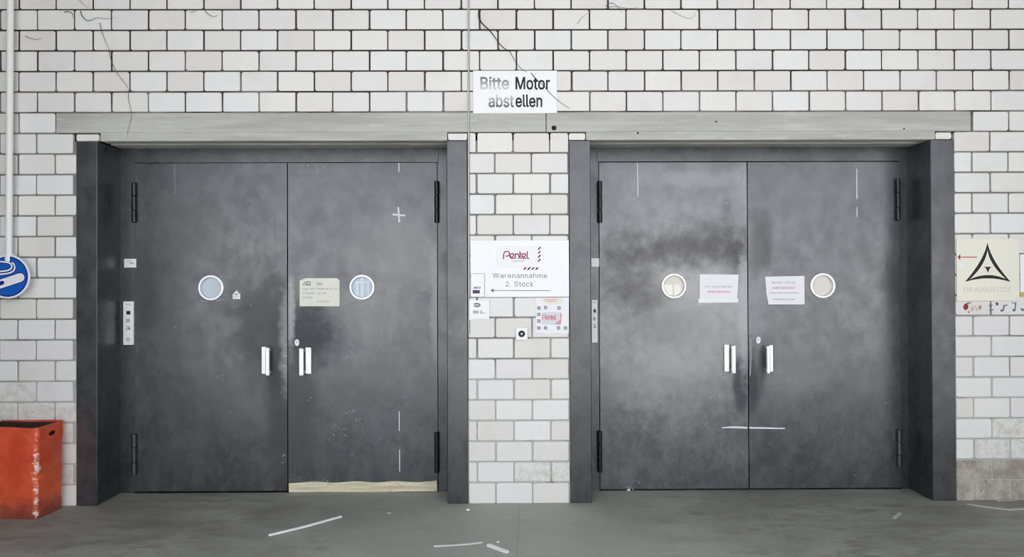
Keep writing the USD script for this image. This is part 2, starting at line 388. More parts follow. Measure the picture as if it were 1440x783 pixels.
# ------------------------------------------------------------------ the brick wall
C, BW, J = .14, .25, .0105           # course height, brick length, joint
O1 = (-2.858, -.212); O2 = (.480, 3.112)     # the two openings, outer edges of the steel frames
LX0, LX1, LSEAM = wp(79, 172)[0], wp(1365, 170)[0], wp(768, 174)[0]
ZT = 2.465                            # underside of the lintels
wall = make_thing('wall_back', 'white painted brick wall around the two grey double doors', 'wall', kind='structure')
mort = sbox(XL, 0, XR, ZC).difference(sbox(O1[0]+.02, -1, O1[1]-.02, ZT+.03)).difference(sbox(O2[0]+.02, -1, O2[1]-.02, ZT+.03)).difference(sbox(LX0+.01, ZT, LX1-.01, 2.65))
obj('mortar', ext(mort, .0065, .44), M['mortar'], wall)
obj('shaft_wall', cat(bx(O1[0], O1[1], .352, .44, 0, 2.6), bx(O2[0], O2[1], .352, .44, 0, 2.6), bx(LX0, LX1, .30, .44, ZT, 2.66)), M['side_wall'], wall)
def brick_mesh(x0, x1, z0, z1):
    """An octagonal front face with a worn chamfer, standing a little proud or back: 38 triangles."""
    c = min(.010, (x1-x0)*.3, (z1-z0)*.3)
    cs = [c*random.uniform(.25, 1.1) for _ in range(4)]
    pts = []
    for (cx, cz, sx, sz), k in zip(((x0, z0, 1, 1), (x1, z0, -1, 1), (x1, z1, -1, -1), (x0, z1, 1, -1)), cs):
        a, b = (cx, cz + sz*k), (cx + sx*k, cz)
        pts += [a, b] if (sx*sz > 0) else [b, a]
    P = np.array(pts); ctr = P.mean(0)
    y = random.uniform(-.0012, .0012); ch = .0032
    mid = np.array([(x0+x1)/2, (z0+z1)/2]); hf = np.array([(x1-x0)/2, (z1-z0)/2])
    inner = mid + (P - mid)*(1 - ch/hf)
    tx, tz = random.uniform(-.004, .004), random.uniform(-.006, .006)
    fy = lambda q: y + (q[:, 0]-mid[0])*tx + (q[:, 1]-mid[1])*tz
    V = np.r_[np.c_[inner[:, 0], fy(inner), inner[:, 1]], np.c_[P[:, 0], fy(P) + ch*.8, P[:, 1]], np.c_[P[:, 0], np.full(8, .03), P[:, 1]]]
    Fc = [(0, k, k+1) for k in range(1, 7)]
    for r in (0, 8):
        for k in range(8):
            a, b = r + k, r + (k+1) % 8; Fc += [(a, a+8, b), (b, a+8, b+8)]
    t = trimesh.Trimesh(V, Fc, process=False)
    if t.face_normals[0][1] > 0: t.invert()
    return t
def spans(k):
    """Free stretches of course k: (x0, x1, grid shift)."""
    if k >= 19: return [(XL, XR, 0.0)]
    if k == 18: return [(XL, LX0, 0.0), (LX1, XR, -.004)]
    return [(XL, O1[0]-.006, -.006), (O1[1]+.005, O2[0]-.005, -.025), (O2[1]+.006, XR, -.012)]
bricks = []
for k in range(int(ZC/C)+1):
    z0, z1 = k*C, min((k+1)*C, ZC)
    if z1 - z0 < .04: continue
    for a, b, sh in spans(k):
        off = (.125 if k % 2 else 0) + sh
        n = math.floor((a - off)/BW)
        while True:
            u0, u1 = off + n*BW, off + (n+1)*BW; n += 1
            if u0 >= b: break
            u0 += random.uniform(-.0025, .0025)
            x0, x1 = max(u0 + J/2, a), min(u1 - J/2, b)
            if x1 - x0 < .028: continue
            bricks.append((x0, x1, z0 + J/2 + (0 if k else -J/2), z1 - J/2 + random.uniform(-.001, .001), k))
for a, b in ((O1[0]-.004, wp(139, 195)[0]), (wp(630, 192)[0], O1[1]+.001), (O2[0], wp(823, 192)[0]), (wp(1316, 192)[0], wp(1338, 192)[0])):
    bricks.append((a, b, ZT+.002, 2.513, 17))
def seen(q): return max(0, min(q[1], 3.56) - max(q[0], -3.47))*max(0, min(q[3], 3.40) - q[2])
order = sorted(range(len(bricks)), key=lambda i: -seen(bricks[i]))
own = set(i for i in order[:300] if seen(bricks[i]) > 0)
rest = {}
for i, q in enumerate(bricks):
    x0, x1, z0, z1, k = q
    if x0 > 3.1 and k <= 1: mt = M['bare_brick']
    elif (x0 > 3.0 and k <= 3 and random.random() < .8) or (k <= 1 and random.random() < .3) or (x1 < -2.8 and k <= 5 and random.random() < .6): mt = M['worn_brick']
    else: mt = random.choice(BRICK)
    m = brick_mesh(x0, x1, z0, z1)
    if i in own: obj('brick', m, mt, wall)
    else: rest.setdefault(str(mt.GetPath()), []).append(m)
for p, ms in rest.items():
    obj('outer_bricks', cat(*ms), p, wall, kind='stuff')

# ------------------------------------------------------------------ lintels
def lintel(name, x0, x1, o, label):
    t = make_thing(name, label, 'lintel', (x0, 0, ZT), kind='structure')
    obj('beam', bx(x0, x1, -.003, .30, 2.522, 2.656, .004), M['concrete'], t)
    obj('downstand', bx(o[0]-.0, o[1]+.0, -.001, .085, ZT, 2.524, .004), M['concrete'], t)
    obj('soffit', bx(o[0]-.02, o[1]+.02, .165, .302, ZT+.004, 2.524, .003), M['concrete'], t)
    return t
l1 = lintel('trim_1', LX0, LSEAM-.002, (wp(141, 195)[0], wp(629, 195)[0]), 'long grey concrete lintel above the left double door')
l2 = lintel('trim_2', LSEAM+.002, LX1, (wp(824, 195)[0], wp(1315, 195)[0]), 'long grey concrete lintel above the right double door')
x, z = wp(779, 180); obj('anchor_bolt', lathe([(0, -.016), (.010, -.015), (.012, -.006), (.017, -.003), (.017, 0), (0, 0)], x, z, 10), M['dark_thread'], l2, smooth=40, label='dark rusty bolt head')
for px, py in ((897, 187), (1007, 171), (1271, 181)):
    x, z = wp(px, py); obj('tie_hole', lathe([(0, -.0035), (.006, -.0035), (.007, 0), (0, 0)], x, z, 10), M['dark_thread'], l2)

# ------------------------------------------------------------------ doors
def ring(cx, cz, ro, ri, y0, y1, n=48):
    return lathe([(ri, y1), (ri, y0+.003), (ri+.003, y0), (ro-.005, y0), (ro, y0+.005), (ro, y1), (ri, y1)], cx, cz, n)
def dirt_mark(pts_list, w, Y=None):
    Y = YL if Y is None else Y
    return ext(unary_union([pxline(p, w, Y, 'flat') for p in pts_list]), Y-.0006, Y+.001)
def hinge(leaf, px, y0, y1, mat, label=None):
    x, zt = wp(px, y0, YL); _, zb = wp(px, y1, YL); h = zt - zb; y = YL - .014
    parts = []
    for a, b in ((0, .30), (.315, .66), (.675, 1.0)): parts.append(vcyl(x, y, zb + a*h, zb + b*h, .0175))
    parts += [vcyl(x, y, zb+.01, zt-.01, .012), bx(x-.016, x+.016, YL-.008, YL+.002, zb+.33*h, zb+.66*h)]
    obj('hinge', cat(*parts), mat, leaf, smooth=35, label=label)
def handle(leaf, x0, y0, x1, y1, grip_left):
    """A grip bar of folded aluminium on a backing plate."""
    a, b, c, d = pxrect(x0, y0, x1, y1, YL)
    w = b - a
    pl = (a, a + w*.52) if not grip_left else (b - w*.55, b)
    gr = (b - w*.42, b) if not grip_left else (a, a + w*.42)
    obj('handle_plate', bx(pl[0], pl[1], YL-.016, YL+.001, c+.008, d, .003), M['aluminium'], leaf)
    g = cat(bx(gr[0], gr[1], YL-.052, YL-.036, c, d-.004, .004), bx(gr[0]+.004, gr[1]-.004, YL-.040, YL+.001, c+.012, c+.03), bx(gr[0]+.004, gr[1]-.004, YL-.040, YL+.001, d-.03, d-.012))
    obj('handle_grip', g, M['aluminium'], leaf)
def lock(leaf, px, py):
    x, z = wp(px, py, YL)
    o = affinity.scale(Point(x, z).buffer(.021, 16), .78, 1.15)
    obj('lock_cylinder', cat(ext(o, YL-.007, YL+.001), lathe([(0, YL-.012), (.009, YL-.012), (.010, YL-.010), (.010, YL-.005), (0, YL-.005)], x, z+.003, 16)), M['steel'], leaf, smooth=35)
    obj('key_slot', bx(x-.0016, x+.0016, YL-.0126, YL-.011, z-.003, z+.009), M['black_plastic'], leaf)
def porthole(leaf, cx, cz, glass, bar, kind):
    obj('porthole_ring', ring(cx, cz, .093, .074, YL-.012, YL+.020), M['aluminium'], leaf, smooth=35)
    obj('porthole_glass', lathe([(0, YL+.012), (.077, YL+.012), (.077, YL+.020), (0, YL+.020)], cx, cz, 40), glass, leaf, label='frosted pale glass')
    disc = Point(cx, cz).buffer(.072, 24)
    if kind == 'bars':
        g = unary_union([sbox(cx-.012, cz-.1, cx+.006, cz+.1), sbox(cx+.035, cz-.1, cx+.046, cz+.1), sbox(cx-.045, cz-.1, cx-.030, cz+.04), sbox(cx-.05, cz+.030, cx+.06, cz+.044)]).intersection(disc)
        obj('reflection_bar', ext(g, YL+.0105, YL+.013), bar, leaf, label='pale bars painted on the porthole glass as reflected light')  # reflected light in the porthole, painted as pale bars on the glass
    if kind == 'cross':
        g = sbox(cx-.07, cz-.07, cx+.055, cz+.012).difference(sbox(cx-.007, cz-.1, cx+.005, cz+.1)).intersection(disc.buffer(-.004))
        obj('reflected_pane', ext(g, YL+.0108, YL+.013), bar, leaf, label='paler lower panes, a window reflection painted on the porthole')  # window reflection put on the glass as a paler shape
def leaf_part(door, x0, x1, z0, z1, mat, hole, label):
    x = sbox(x0, z0, x1, z1).difference(Point(*hole).buffer(.078, 24))
    return obj('leaf', ext(x, YL, YL+.045), mat, door, label=label)
def frame(door, o, left_strip, right_strip, ztop):
    """Folded steel jambs with deep reveals, and the fixed strips and header that the leaves hang in."""
    obj('jamb', bx(o[0], o[0]+(.140 if o is O1 else .146), -.005, .352, 0, 2.462, .0035), M['frame_paint'], door)
    obj('jamb', bx(o[1]-(.140 if o is O1 else .160), o[1], -.005, .352, 0, 2.462, .0035), M['frame_paint'], door)
    obj('frame_strip', bx(left_strip[0]-.02, left_strip[1], YF, .352, 0, 2.47, .002), M['frame_paint'], door)
    obj('frame_strip', bx(right_strip[0], right_strip[1]+.02, YF, .352, 0, 2.47, .002), M['frame_paint'], door)
    obj('header', bx(left_strip[1]-.01, right_strip[0]+.01, YF-.003, .352, ztop, 2.47, .002), M['frame_paint'], door)
    obj('gap_backing', bx(left_strip[1]-.01, right_strip[0]+.01, .340, .352, .0, ztop+.01), M['black_metal'], door)  # black sheet added behind the leaves; keeps sky light out of the gaps
    zs = 0.012
    obj('threshold', bx(left_strip[1], right_strip[0], YL-.012, .352, -.001, zs-.006, .002), M['frame_paint'], door)

ZTOP = 2.362
d1 = make_thing('door_1', 'left dark grey steel double door with a pale kick strip on one leaf', 'door', (O1[0], 0, 0), kind='structure')
xa, xm, xb = -2.612, wp(404.5, 460, YL)[0], wp(615, 460, YL)[0]
frame(d1, O1, (O1[0]+.14, xa-.003), (xb+.003, O1[1]-.14), ZTOP+.004)
h1, h2 = wp(297, 404.5, YL), wp(509.3, 403.8, YL)
la = leaf_part(d1, xa, xm-.0035, .012, ZTOP, M['leaf_a'], h1, 'left leaf, dark grey')
lb = leaf_part(d1, xm+.0035, xb, .012, ZTOP, M['leaf_b'], h2, 'right leaf with a chalk cross and pale wooden kick strip')
d2 = make_thing('door_2', 'right grey steel double door with two paper notices and brown stains', 'door', (O2[0], 0, 0), kind='structure')
xc, xn, xd = wp(843.5, 460, YL)[0], wp(1052, 460, YL)[0], 2.893
frame(d2, O2, (O2[0]+.146, xc-.003), (xd+.003, O2[1]-.16), ZTOP+.004)
h3, h4 = wp(947.5, 402, YL), wp(1156.5, 401.5, YL)
lc = leaf_part(d2, xc, xn-.0035, .010, ZTOP-.002, M['leaf_c'], h3, 'left leaf with a brown stain around the porthole')
ld = leaf_part(d2, xn+.0035, xd, .010, ZTOP-.002, M['leaf_d'], h4, 'right leaf, plain dark grey')
porthole(la, *h1, M['glass_blue'], None, 'plain'); porthole(lb, *h2, M['glass_blue'], M['glass_reflection_blue'], 'bars')
porthole(lc, *h3, M['glass_beige'], M['glass_reflection_beige'], 'cross'); porthole(ld, *h4, M['glass_beige'], None, 'plain')
hinge(la, 190, 257, 313, M['black_metal']); hinge(la, 190, 609, 667, M['frame_paint'], 'hinge painted grey like the door')
hinge(lb, 614.5, 255, 313, M['black_metal']); hinge(lb, 614.5, 607, 664, M['black_metal'])
hinge(lc, 843, 255, 313, M['black_metal']); hinge(lc, 843, 605, 663, M['black_metal'])
hinge(ld, 1261, 252, 310, M['black_metal']); hinge(ld, 1263, 603, 655, M['frame_paint'], 'hinge painted grey like the door')
handle(la, 368.5, 487, 382, 527, False); handle(lb, 423, 488, 438.5, 527, True)
handle(lc, 1017.5, 484, 1032, 524, False); handle(ld, 1075, 484.5, 1086.5, 524, True)
lock(lb, 418, 481.5); lock(ld, 1066, 478)
# kick strip and leftovers of paint, chalk and glue
ks = [(406.5, 679)] + [(x, 677.6 + .9*math.sin(x*.11) - (x-406)*.006) for x in range(416, 612, 8)] + [(614.5, 675), (615, 690.5), (560, 691.2), (480, 692.4), (407, 692.6)]
obj('kick_strip', ext(pxpoly(ks, YL), YL-.012, YL+.001), M['wood'], lb, label='pale wooden kick strip')
obj('chalk_cross', dirt_mark([[(560, 291), (560.5, 299)], [(561, 304), (561.5, 313)], [(552, 301.5), (570, 303)], [(560.5, 298), (561, 306)]], 2.6), M['chalk'], lb, label='white paint cross')
obj('paint_streak', dirt_mark([[(561, 229), (561, 242)], [(561.5, 578), (561.5, 606)], [(561.8, 632), (562, 663)]], 1.5), M['chalk'], lb)
obj('paint_streak', dirt_mark([[(245.7, 231), (246, 272)]], 1.0), M['faint_scuff'], la)
obj('glue_mark', dirt_mark([[(280, 422.5), (292, 423.5)], [(304, 423), (315, 421)]], 1.6), M['faint_scuff'], la)
obj('paint_streak', dirt_mark([[(896.5, 229), (897, 277)]], 1.2), M['chalk'], lc)
obj('paint_streak', dirt_mark([[(1204.7, 237), (1205, 280)], [(1205, 291), (1205.3, 305)]], 1.5), M['chalk'], ld)
obj('scratch', ext(pxpoly([(1015, 600.5), (1030, 599), (1051, 600), (1051, 602.5), (1030, 602), (1016, 602)], YL), YL-.0006, YL+.001), M['chalk'], lc, label='white horizontal scratch')
obj('scratch', ext(pxpoly([(1053.5, 600), (1085, 600.8), (1104, 601.5), (1104, 603.2), (1080, 603), (1053.5, 602.5)], YL), YL-.0006, YL+.001), M['chalk'], ld, label='white horizontal scratch')
def chips(leaf, spots, seed, mat='chip'):
    r = random.Random(seed); ps = []
    for px, py, s, n in spots:
        for _ in range(n):
            x, y = px + r.uniform(-s, s)*1.3, py + r.uniform(-s, s)*.6; q = r.uniform(.35, 1.0)
            ps.append(pxpoly([(x + q*1.4*r.uniform(.5, 1.2)*math.cos(a), y + q*r.uniform(.4, 1)*math.sin(a)) for a in np.linspace(0, 5.4, 6)], YL).buffer(0))
    obj('paint_chips', ext(unary_union(ps), YL-.0006, YL+.001), M[mat], leaf, kind='stuff', label='small pale paint chips')
chips(la, [(310, 530, 6, 6), (246, 460, 3, 4), (400, 640, 3, 4), (398, 650, 2, 4), (402, 500, 2, 10), (401, 515, 2, 8), (400, 484, 2, 5), (330, 580, 8, 4), (354, 428, 3, 2)], 3)
chips(lb, [(434, 237, 10, 10), (450, 237, 6, 6), (493, 578, 5, 7), (503, 590, 3, 6), (480, 612, 9, 5), (540, 619, 12, 4), (494, 638, 2, 3), (458, 674, 3, 4), (420, 672, 4, 3), (490, 502, 2, 3), (430, 560, 6, 4), (478, 600, 8, 5), (560, 560, 10, 3), (607, 362, 3, 5), (609, 380, 3, 5), (608, 402, 2, 4)], 4)
chips(lc, [(1043, 236, 4, 8), (1036, 248, 3, 8), (1038, 272, 2, 6), (1012, 287, 5, 9), (1024, 287, 4, 6), (975, 251, 3, 4), (885, 686.5, 4, 10), (897, 678, 3, 5), (1001, 557, 6, 6), (1012, 556, 5, 6), (877, 493, 3, 3), (883, 462, 5, 5), (920, 458, 6, 4), (1045, 636, 2, 3)], 5)
chips(ld, [(1205, 458, 2, 5), (1185, 500, 8, 3), (1122, 535, 10, 4), (1150, 548, 6, 3), (1246, 566, 3, 3), (1202, 668, 2, 3), (1166, 308, 4, 2), (1060, 395, 2, 3)], 6)
obj('dust_seam', dirt_mark([[(1054.5, 445), (1055, 470)], [(1055.5, 476), (1056, 500), (1055, 528)]], 2.0), M['faint_scuff'], ld)

# ------------------------------------------------------------------ signs and papers on the wall
def board(t, x0, y0, x1, y1, mat, Y0, Y1, name='board', b=.0015):
    a, c, e, d = pxrect(x0, y0, x1, y1, 0); return obj(name, bx(a, c, Y0, Y1, e, d, b), mat, t)
def screw(t, px, py, Y, r=.004):
    x, z = wp(px, py); obj('screw', lathe([(0, Y-.0015), (r*.7, Y-.0013), (r, Y), (r, Y+.001), (0, Y+.001)], x, z, 10), M['steel'], t)
s = make_thing('engine_sign', 'white sign reading Bitte Motor abstellen above the brick pier', 'sign', (*np.array((wp(724, 160)[0], 0)), wp(724, 160)[1]))
board(s, 665.3, 99.8, 783.3, 159.5, M['sign_white'], -.0085, -.0035)
obj('lettering', lettering('Bitte', 675.5, 716, 125.2, 16.6, -.0085, bold=True), M['faded_print'], s, label='faded black letters')
obj('lettering', lettering('Motor', 725, 773.5, 125.2, 16.6, -.0085, bold=True), M['black_print'], s)
obj('lettering', lettering('abst', 687, 722.6, 150, 16.6, -.0085, bold=True), M['faded_print'], s, label='half faded black letters')
obj('lettering', lettering('ellen', 725, 762.5, 150, 16.6, -.0085, bold=True), M['black_print'], s)

P0 = -.0085
s = make_thing('delivery_sign', 'white goods-reception board with red logo and arrow on the brick pier', 'sign', (wp(730, 417)[0], 0, wp(730, 417)[1]))
board(s, 661.6, 338, 800.0, 417.6, M['sign_white'], P0, -.003)
for q in ((665, 341.6), (797, 341.6), (685.3, 414.2), (797, 414)): screw(s, *q, P0, .003)
a, b, c, d = pxrect(698.5, 346.0, 756, 375.5)
obj('logo_plate', bx(a, b, P0-.002, P0, c, d, .0008), M['white_print'], s, label='white plate with the red logo')
L = P0 - .002
st = 2.0
def logo(x0, y0, x1, y1, Y, w):
    """The brand's wordmark: an open round-backed P, then entel in rounded strokes."""
    sx = lambda u: x0 + u*(x1-x0); sy = lambda v: y1 - v*(y1-y0)
    cur = lambda pts: [tuple(q) for q in spline([(sx(u), sy(v)) for u, v in pts], 20)]
    ls = [cur([(.02, 0), (.02, .5), (.06, .85), (.14, 1.0), (.23, .85), (.25, .55), (.19, .36), (.10, .34)])]
    ls += [cur([(.28, .30), (.40, .36), (.41, .58), (.34, .66), (.27, .45), (.29, .12), (.35, .02), (.42, .10)])]
    ls += [[(sx(.47), sy(.02)), (sx(.47), sy(.62))], cur([(.47, .45), (.53, .64), (.59, .50), (.60, .02)])]
    ls += [[(sx(.66), sy(.90)), (sx(.665), sy(.15)), (sx(.70), sy(.03))], [(sx(.63), sy(.62)), (sx(.72), sy(.62))]]
    ls += [cur([(.76, .30), (.86, .36), (.87, .58), (.80, .66), (.74, .45), (.76, .12), (.82, .02), (.88, .10)])]
    ls += [cur([(.93, .92), (.93, .30), (.95, .06), (1.0, .02)])]
    return ext(unary_union([pxline(q, w, Y) for q in ls]), Y-.0007, Y)
obj('logo', logo(707.5, 353.0, 743.5, 363.5, L, 1.55), M['magenta_print'], s, label='dark pink wordmark')
obj('small_print', scribble([(718, 738)], 0, 367.5, 1.0, L, 5, wt=.3), M['pale_print'], s, kind='stuff')
for k in range(4):
    y = 346.2 + k*5.6
    obj('stripe', ext(pxpoly([(756.6, y+3.2), (760.0, y-.2), (760.0, y+2.6), (756.6, y+6.0)], P0), P0-.0008, P0), M['magenta_print' if k % 2 else 'navy_print'], s)
    x = 735.8 + k*5.6
    obj('stripe', ext(pxpoly([(x-.4, 379.2), (x+2.4, 375.8), (x+5.2, 375.8), (x+2.6, 379.2)], P0), P0-.0008, P0), M['magenta_print' if k % 2 == 0 else 'navy_print'], s)
obj('lettering', lettering('Warenannahme', 693, 769.5, 390.6, 6.6, P0, spread=.24), M['grey_print'], s)
obj('lettering', lettering('2.', 711.3, 718, 402.6, 6.9, P0, spread=.22), M['grey_print'], s)
obj('lettering', lettering('Stock', 723.6, 750, 402.6, 6.9, P0, spread=.22), M['grey_print'], s)
obj('arrow', cat(ext(pxpoly([(689.5, 408.3), (694.2, 405.4), (694.2, 411.2)], P0), P0-.0008, P0), ext(pxline([(694, 408.3), (773, 408.4)], .8, P0), P0-.0008, P0)), M['grey_print'], s)
a, b, c, d = pxrect(662.8, 384.6, 681.6, 417)
lbx = make_thing('label_holder', 'narrow white label holder over the lower left corner of the delivery board', 'label holder', ((a+b)/2, 0, c))
obj('holder', bx(a, b, P0-.010, P0-.0005, c, d, .002), M['sign_white'], lbx)
obj('holder_edge', cat(bx(b-.003, b+.001, P0-.0108, P0, c, d), bx(a, b, P0-.0108, P0, d-.003, d+.001)), M['pale_print'], lbx)
obj('small_print', scribble([(666.6, 676)], 0, 405.6, 2.0, P0-.010, 8, wt=.7), M['grey_print'], lbx, kind='stuff')
obj('blue_tag', ext(rect(665.6, 408.3, 674.2, 411.9, 0).buffer(.003), P0-.0108, P0-.0095), M['navy_print'], lbx, label='small dark blue tag')
screw(lbx, 671, 386.5, P0-.010, .003)

s = make_thing('oval_label', 'small curled white label with a grey oval below the label holder', 'label', (wp(674, 450)[0], 0, wp(674, 450)[1]))
a, b, c, d = pxrect(659.8, 420.5, 688, 450)
xs = np.linspace(0, 1, 9); curl = lambda u: -.004 - .007*(2*u-1)**2
vt = []
for th in (0, .0012):
    for v in (0, 1):
        for u in xs:
            dz = (.010*(1-(2*u-1)**2)) * (1 if v == 0 else -1)
            vt.append((a + (b-a)*u, curl(u) + th, (c if v == 0 else d) + dz*.9))
vt = np.array(vt); n = 9; fc = []
idx = lambda t, v, u: t*2*n + v*n + u
for u in range(n-1):
    fc += [(idx(0, 0, u), idx(0, 0, u+1), idx(0, 1, u+1)), (idx(0, 0, u), idx(0, 1, u+1), idx(0, 1, u)), (idx(1, 0, u), idx(1, 1, u+1), idx(1, 0, u+1)), (idx(1, 0, u), idx(1, 1, u), idx(1, 1, u+1))]
    for v in (0, 1):
        q = [idx(0, v, u), idx(0, v, u+1), idx(1, v, u+1), idx(1, v, u)]
        q = q if v == 1 else q[::-1]
        fc += [(q[0], q[1], q[2]), (q[0], q[2], q[3])]
for u in (0, n-1):
    q = [idx(0, 0, u), idx(0, 1, u), idx(1, 1, u), idx(1, 0, u)]; q = q if u == 0 else q[::-1]
    fc += [(q[0], q[1], q[2]), (q[0], q[2], q[3])]
obj('paper', trimesh.Trimesh(vt, fc, process=False), M['sign_white'], s)
def onplane(poly, dy=-.0052): return ext(poly, dy-.0012, dy)
ox, oz = wp(670.5, 428.8)
oval = affinity.scale(Point(ox, oz).buffer(.026, 16), 1, .58)
obj('oval_mark', onplane(oval, -.0048), M['grey_print'], s, label='grey oval mark')
obj('oval_centre', onplane(affinity.scale(oval, .7, .6), -.0056), M['pale_print'], s)
for q in (rect(664.6, 436.4, 672.8, 440.6), rect(675, 436.4, 678.2, 440.6).difference(rect(675.8, 437.4, 677.4, 438.6)), rect(679.8, 439, 681.6, 440.8)):
    obj('small_print', onplane(q, -.0056), M['pale_print'], s)

s = make_thing('plastic_pouch', 'worn clear pouch with pink lettering and little square marks under the delivery board', 'pouch', (wp(776, 470)[0], 0, wp(776, 470)[1]))
edge = [(753.6, 418.4), (800, 418.2)] + [(799.6, 468.5)] + [(x, 469 - 1.0*math.sin(x*.30)) for x in range(796, 756, -4)] + [(753.2, 467.4)]
obj('pouch_back', ext(pxpoly(edge, 0), -.006, -.002), M['paper'], s)
obj('inlay_top', ext(pxpoly([(761, 418.6), (792, 418.6), (792, 425.5), (783, 427.5), (772, 428), (764, 425)], 0), -.0068, -.0055), M['old_paper'], s, label='cream strip of paper inside the pouch')
obj('inlay_arc', ext(pxpoly([(764.5, 420), (784, 420), (782, 423.5), (774, 425.2), (767, 423.6)], 0), -.0074, -.006), plain('peach', (226, 200, 182), .6), s)
obj('inlay_card', ext(rect(761.8, 439, 788.5, 456.5), -.0068, -.0055), plain('pale_card', (214, 217, 222), .5), s)
obj('logo', logo(762.3, 442, 782.2, 449.2, -.0068, 1.2), plain('faded_pink', (214, 130, 154), .6), s, label='faded pink wordmark')
obj('pink_wedge', ext(pxpoly([(779, 455.8), (787.6, 449.5), (788.2, 438.5), (790, 443), (788.4, 455.8)], 0), -.0078, -.006), plain('wedge_pink', (222, 146, 162), .6), s)
for px, py in ((757.8, 433), (767.2, 432.4), (757.6, 442), (757.8, 451.4), (757.6, 461), (767, 461), (785.4, 461), (795, 461), (786, 433)):
    sq = rect(px-2.2, py-2.2, px+2.2, py+2.2).difference(rect(px-.9, py-.9, px+.9, py+.9))
    obj('square_mark', ext(sq, -.0068, -.0055), M['grey_print'], s)

s = make_thing('doorbell', 'white square doorbell with a round black button on the brick pier', 'doorbell', (wp(733.5, 478)[0], 0, wp(733.5, 478)[1]))
board(s, 725.2, 460.4, 742, 478, M['sign_white'], -.018, -.001, 'bell_plate', .003)
x, z = wp(733.6, 469)
obj('button_ring', lathe([(0, -.024), (.019, -.024), (.0225, -.020), (.0225, -.017), (0, -.017)], x, z, 28), M['black_plastic'], s, smooth=35)
obj('button', lathe([(0, -.027), (.005, -.0265), (.007, -.0245), (.007, -.0235), (0, -.0235)], x, z, 16), M['white_print'], s, smooth=35, label='small white push button')

s = make_thing('acoustics_sign', 'cream board with black curved triangle emblem and red arrow beside the right door', 'sign', (wp(1388, 423)[0], 0, wp(1388, 423)[1]))
Y = -.0095
board(s, 1344.2, 335.4, 1432.3, 423, M['cream_board'], Y, -.003)
def tri(pts, mids):
    out = []
    for i in range(3):
        p0, p1, m = np.array(pts[i]), np.array(pts[(i+1) % 3]), np.array(mids[i])
        for t in np.linspace(0, 1, 14)[:-1]: out.append(tuple((1-t)**2*p0 + 2*t*(1-t)*m + t*t*p1))
    return pxpoly(out, Y)
outer = tri([(1388.5, 341), (1357, 396.2), (1421, 396.2)], [(1384, 365.4), (1389, 386.4), (1393.4, 365.4)])
inner = tri([(1388.6, 351), (1363.8, 392.6), (1414.6, 392.2)], [(1386, 372), (1389, 381), (1391.6, 372)])
obj('emblem', ext(outer.difference(inner), Y-.0008, Y), M['black_print'], s, label='black curved triangle emblem')
obj('emblem_point', ext(tri([(1384, 374.4), (1394.4, 374.4), (1389.2, 383.8)], [(1389.2, 376), (1390.8, 377.6), (1387.6, 377.6)]), Y-.0008, Y), M['black_print'], s)
obj('lettering', lettering('FM ACOUSTICS', 1355.3, 1421.5, 410.3, 6.6, Y), plain('pale_letter', (206, 204, 197), .5), s)
obj('arrow', cat(ext(pxline([(1349, 361.3), (1373.4, 361.5)], 1.1, Y), Y-.0008, Y), ext(pxpoly([(1346.4, 361.3), (1350.4, 356.8), (1350.2, 365.8)], Y), Y-.0008, Y)), M['red_print'], s, label='red arrow pointing left')
obj('tape_patch', ext(rect(1347.6, 370, 1355, 376), Y-.0006, Y), M['white_print'], s)
screw(s, 1350, 341.6, Y, .003); screw(s, 1428, 341, Y, .003); screw(s, 1428, 419, Y, .003)
s = make_thing('edge_sign', 'pale bluish sign with an ochre lower band at the right edge of the photo', 'sign', (wp(1470, 417)[0], 0, wp(1470, 417)[1]))
board(s, 1433.6, 357.4, 1510, 417, M['sign_white'], -.010, -.003)
a, b, c, d = pxrect(1433.6, 410.4, 1510, 416.8); obj('ochre_band', bx(a, b, -.0108, -.0095, c, d), M['ochre'], s, label='ochre band')

s = make_thing('painted_doodle', 'small red fruit and music notes drawn on the bricks below the cream board', 'drawing', (wp(1390, 440)[0], 0, wp(1390, 440)[1]))
def dood(name, poly, mat, **k): obj(name, ext(poly, -.0042, .004), mat, s, **k)
dood('red_fruit', pxpoly([(1355, 429), (1358, 426.6), (1361, 429), (1361, 433.5), (1357.5, 436), (1355, 433.5)]), plain('fruit_red', (150, 28, 26), .6))
dood('stem', pxline([(1358.5, 427.4), (1361, 426.2), (1364, 425.6)], 1.3), plain('stem_green', (96, 104, 74), .6))
dood('drip', pxline([(1361.6, 438.2), (1362.4, 439)], 1.6), plain('drip_red', (176, 100, 80), .6))
dood('scrawl', unary_union([pxline([(1365, 436), (1367.5, 431), (1369, 435), (1366, 437)], .8), pxline([(1371, 430), (1374, 437)], .8)]), plain('tan_scrawl', (196, 180, 166), .6))
dood('orange_blot', pxpoly([(1376, 430), (1379, 428.8), (1380, 432), (1378.6, 435.6), (1376, 434.6)]), plain('blot_orange', (190, 150, 116), .6))
dood('staff_stroke', unary_union([pxline([(1392.4, 427), (1393, 440.5)], 1.4), pxline([(1390.6, 430), (1395, 429)], 1.2), pxline([(1391, 436.2), (1397, 435.2)], 1.2)]), M['grey_print'])
dood('red_dot', pxpoly([(1400, 426), (1402, 424.8), (1403.6, 427), (1402.6, 429.6), (1400.6, 428.4)]), plain('dot_red', (130, 60, 66), .6))
dood('music_note', unary_union([pxline([(1411.8, 429.6), (1410.6, 436.6)], 1.1), pxline([(1411.4, 429.6), (1415.6, 429)], 1.6), Point(*wp(1408.6, 436.6)).buffer(.008)]), M['grey_print'])
dood('music_note', unary_union([pxline([(1428, 425.6), (1427.4, 435.6)], 1.1), pxline([(1423, 426), (1428.6, 425.6)], 1.0), Point(*wp(1425.8, 436)).buffer(.009)]), M['grey_print'])
